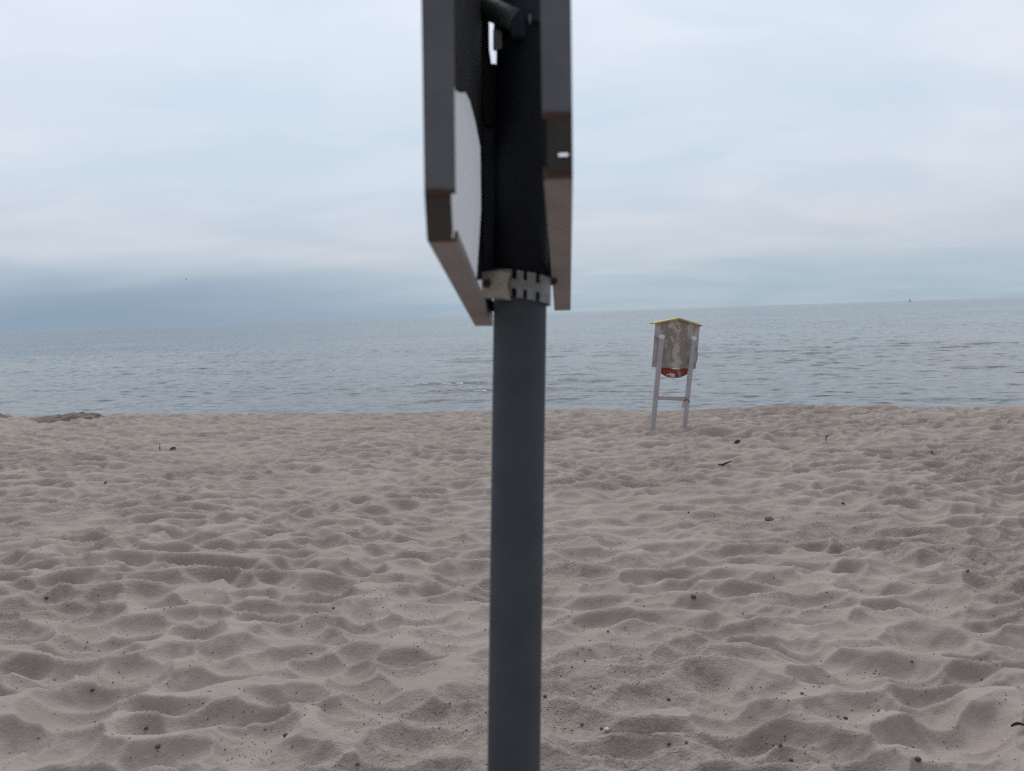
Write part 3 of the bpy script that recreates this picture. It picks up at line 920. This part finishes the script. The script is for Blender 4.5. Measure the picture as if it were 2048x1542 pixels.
pebble(667, 1217, 7, M['stone_dark'], 'small black pebble in mid sand left of the post', None, 19)
pebble(93, 1197, 7, M['stone_dark'], 'small black pebble in mid sand at far left', None, 20)
pebble(1090, 1394, 9, M['stone_dark'], 'dark pebble close against the right side of the post', None, 21)
pebble(1686, 1007, 6, M['stone_dark'], 'lone black pebble in mid distance right of the grey stone', None, 22)
pebble(1377, 1025, 5, M['stone_dark'], 'tiny black pebble left of the half buried grey stone', None, 23)
pebble(211, 966, 5, M['stone_dark'], 'tiny black pebble far up the sand on the left', None, 24)
pebble(1864, 905, 5, M['stone_dark'], 'tiny dark pebble far up the sand on the right', None, 25)
pebble(1935, 1144, 6, M['stone_dark'], 'small black pebble in a shallow hollow near the right edge', None, 26)
pebble(1216, 1263, 6, M['stone_brown'], 'small brown pebble on the crest right of the post', None, 27)
pebble(1824, 1325, 6, M['stone_dark'], 'small dark pebble on a smooth right hand slope', None, 28)

def rod(name, pts, rad, mat, label, cat, seg=8, lift=0.004):
    P = [ground(x, y) + Vector((0, 0, lift + dz)) for x, y, dz in pts]
    b0 = P[0].copy()
    bm = bmesh.new()
    tube(bm, [q - b0 for q in P], rad, seg)
    return tag(link(name, mesh_of(bm, name, True), mat, None, b0), label, cat)

rod('stick', [(1437, 931, .01), (1445, 932, .012), (1454, 930, .022), (1463, 928, .03)], [.008, .013, .012, .007], M['wood_dark'], 'short dark curved stick lying in mid beach below the stand', 'stick')
rod('twig', [(320, 900, 0), (320, 900, .05), (321, 900, .10)], [.008, .006, .004], M['wood_dark'], 'thin dark twig standing upright in the sand on the left', 'twig')
rod('twig', [(1652, 882, 0), (1652, 882, .04), (1655, 882, .075)], [.009, .007, .012], M['wood_dark'], 'small bent twig sticking up right of the dug pit', 'twig')
rod('driftwood', [(1470, 886, .0), (1475, 886, .02), (1480, 885, .02)], [.014, .026, .014], M['wood_dark'], 'small dark lump of driftwood at the lip of the dug pit', 'driftwood')
rod('driftwood', [(340, 899, .0), (346, 898, .015), (352, 898, .01)], [.008, .014, .009], M['wood_dark'], 'small dark scrap of driftwood right of the upright twig', 'driftwood')

# cigarette end: filter and paper
q = ground(76, 1480)
butt = thing('cigarette_butt', q, 'orange cigarette end lying in the lower left foreground', 'cigarette butt')
d_ = Vector((0.30, 0.9, 0.05)).normalized()
for nm, a, c, mt in (('filter', 0.0, 0.017, 'butt'), ('paper_stub', 0.0172, 0.023, 'paper')):
    bm = bmesh.new(); tube(bm, [d_ * a + Vector((0, 0, .005)), d_ * c + Vector((0, 0, .005))], 0.0042, 12)
    link(nm, mesh_of(bm, nm, True), M[mt], butt)

# dead leaf at the right edge
q = ground(2037, 1461)
bm = bmesh.new()
nl = 9
row = []
for i in range(nl):
    t = i / (nl - 1)
    wv_ = 0.012 * math.sin(math.pi * min(1, t * 1.05 + 0.02)) + 0.0004
    z0 = 0.012 + 0.012 * math.sin(3 * t)
    row.append([bm.verts.new(((t - .5) * .06, s_ * wv_ - 0.02 * t, z0 + (0.006 if s_ else -0.001))) for s_ in (-1, 0, 1)])
for i in range(nl - 1):
    for j in (0, 1): bm.faces.new((row[i][j], row[i + 1][j], row[i + 1][j + 1], row[i][j + 1]))
bmesh.ops.solidify(bm, geom=bm.faces[:], thickness=0.0008)
tag(link('dead_leaf', mesh_of(bm, 'dead_leaf', True), M['leaf'], None, q), 'curled reddish brown dead leaf at the right edge of the foreground', 'leaf')

# white feather scraps far left
q = ground(540, 942)
fe = thing('feather', q, 'ragged white feather lying in mid sand left of the post', 'feather')
rg = random.Random(12)
bm = bmesh.new(); tube(bm, [Vector((-.05, 0, .012)), Vector((0, .01, .02)), Vector((.06, .0, .015))], [.003, .0025, .001], 6)
link('quill', mesh_of(bm, 'quill', True), M['feather'], fe)
bm = bmesh.new()
for k in range(16):
    t = -0.03 + 0.09 * k / 15
    for sgn in (-1, 1):
        a = Vector((t, 0.004, .017)); tip = a + Vector((.012, sgn * rg.uniform(.012, .03), rg.uniform(0, .02)))
        e = Vector((.003, 0, 0))
        v_ = [bm.verts.new(c_) for c_ in (a - e, a + e, tip + e, tip - e)]
        bm.faces.new(v_)
bmesh.ops.solidify(bm, geom=bm.faces[:], thickness=0.0006)
link('vane', mesh_of(bm, 'vane'), M['feather'], fe)

# uncountable dark grit, thickest close to the camera
def grit(name, n, mat, smin, smax, seed, label):
    r = np.random.default_rng(seed)
    dist = 2.4 + 5.0 * r.random(n * 5) ** 2.2
    ang = R(40) * (2 * r.random(n * 5) - 1)
    x, y = dist * np.sin(ang), dist * np.cos(ang)
    dens = vnoise(x * 1.6, y * 2.2, 700 + seed) * 0.7 + vnoise(x * 7, y * 8, 710 + seed) * 0.5
    rel = relief(x, y)
    keepm = r.random(len(x)) < np.clip((dens - 0.42) * 2.2, 0.03, 1) * np.where(rel < np.median(rel), 1.0, 0.45)
    x, y = x[keepm][:n], y[keepm][:n]
    n = len(x)
    z = sand_z(x, y)
    size = smin + (smax - smin) * r.random(n) ** 3.5
    size = size * (0.80 + 0.07 * np.hypot(x, y))
    octa = np.array([(1, 0, 0), (-1, 0, 0), (0, 1, 0), (0, -1, 0), (0, 0, 1), (0, 0, -1)], float)
    tri = np.array([(0, 2, 4), (2, 1, 4), (1, 3, 4), (3, 0, 4), (2, 0, 5), (1, 2, 5), (3, 1, 5), (0, 3, 5)])
    a = r.random(n) * 6.283
    V = octa[None] * np.stack([size * (0.8 + r.random(n)), size * (0.6 + 0.4 * r.random(n)), size * 0.6], -1)[:, None, :] * (0.8 + 0.4 * r.random((n, 6, 1)))
    ca, sa = np.cos(a)[:, None], np.sin(a)[:, None]
    VX = V[..., 0] * ca - V[..., 1] * sa + x[:, None]
    VY = V[..., 0] * sa + V[..., 1] * ca + y[:, None]
    VZ = V[..., 2] + (z + size * 0.2)[:, None]
    co = np.stack([VX, VY, VZ], -1).reshape(-1, 3)
    fc = (tri[None] + 6 * np.arange(n)[:, None, None]).reshape(-1, 3)
    me = bpy.data.meshes.new(name)
    me.vertices.add(len(co)); me.vertices.foreach_set('co', co.astype(np.float32).ravel())
    me.loops.add(fc.size); me.loops.foreach_set('vertex_index', fc.astype(np.int32).ravel())
    me.polygons.add(len(fc)); me.polygons.foreach_set('loop_start', np.arange(0, fc.size, 3, dtype=np.int32))
    me.update(calc_edges=True)
    me.polygons.foreach_set('use_smooth', np.ones(len(fc), dtype=bool))
    o = link(name, me, mat)
    return tag(o, label, 'grit', None, 'stuff')
grit('grit', 12000, M['grit'], 0.0011, 0.0050, 1, 'dark grit and tiny pebbles scattered over the near sand')
grit('shell_grit', 420, M['grit_pale'], 0.0010, 0.0034, 2, 'pale shell crumbs scattered over the near sand')


# ------------------------------------------------------------------ far off: a sailboat on the horizon, a gull
def far_on_sea(px, dist):
    d = ray(px, 600); d = Vector((d.x, d.y, 0)).normalized()
    return Vector((d.x * dist, d.y * dist, SEA_Z))
q = far_on_sea(1820, 2600)
boat = thing('sailboat', q, 'tiny grey sailboat far out on the horizon at right', 'sailboat')
boat.scale = (0.5, 0.8, 1.0)
bm = bmesh.new()
L, B, Hh = 6.0, 1.6, 1.3
sec = []
for t in np.linspace(-1, 1, 9):
    wd = B * (1 - max(0, t) ** 2.2) * (0.75 + 0.25 * min(1, t + 1)) + 0.03
    sheer = Hh + 0.25 * t * t
    sec.append([bm.verts.new((t * L, y_, z_)) for y_, z_ in ((-wd, sheer), (-wd * 0.8, 0.1), (0, -0.5), (wd * 0.8, 0.1), (wd, sheer))])
for a, c in zip(sec, sec[1:]):
    for k in range(4): bm.faces.new((a[k], a[k + 1], c[k + 1], c[k]))
    bm.faces.new((a[4], a[0], c[0], c[4]))
bm.faces.new(sec[0]); bm.faces.new(sec[-1][::-1])
link('hull', mesh_of(bm, 'hull'), M['hull'], boat)
bm = bmesh.new(); tube(bm, [(0.6, 0, 1.2), (0.6, 0, 11.0)], [0.12, 0.07], 8)
link('mast', mesh_of(bm, 'mast'), M['hull'], boat)
for pts in ([(0.4, .05, 2.4), (-4.2, .5, 2.4), (-2.4, .75, 6.0), (0.4, .05, 10.6)], [(0.9, .05, 9.4), (2.6, .5, 5.0), (5.6, .05, 1.9), (1.2, .5, 2.2)]):
    bm = bmesh.new()
    prism(bm, [Vector(c_) for c_ in pts], [Vector(c_) + Vector((0, 0.04, 0)) for c_ in pts])
    link('sail', mesh_of(bm, 'sail'), M['sail'], boat)

q = at(373, 559, 240.0)
gull = thing('gull', q, 'tiny dark gull in flight low over the sea at left', 'bird')
bm = bmesh.new(); tube(bm, [(-.26, 0, 0), (-.15, 0, .02), (0, 0, .02), (.15, 0, .03), (.22, 0, .02)], [.02, .06, .08, .05, .015], 8)
link('body', mesh_of(bm, 'body', True), M['gull'], gull)
for sgn in (-1, 1):
    bm = bmesh.new()
    prism(bm, [Vector(c_) for c_ in ((.09, sgn * .05, .05), (-.07, sgn * .05, .05), (-.05, sgn * .35, .20), (-.10, sgn * .62, .17), (.05, sgn * .36, .22))],
          [Vector(c_) + Vector((0, 0, .012)) for c_ in ((.09, sgn * .05, .05), (-.07, sgn * .05, .05), (-.05, sgn * .35, .20), (-.10, sgn * .62, .17), (.05, sgn * .36, .22))])
    link('wing', mesh_of(bm, 'wing'), M['gull'], gull)
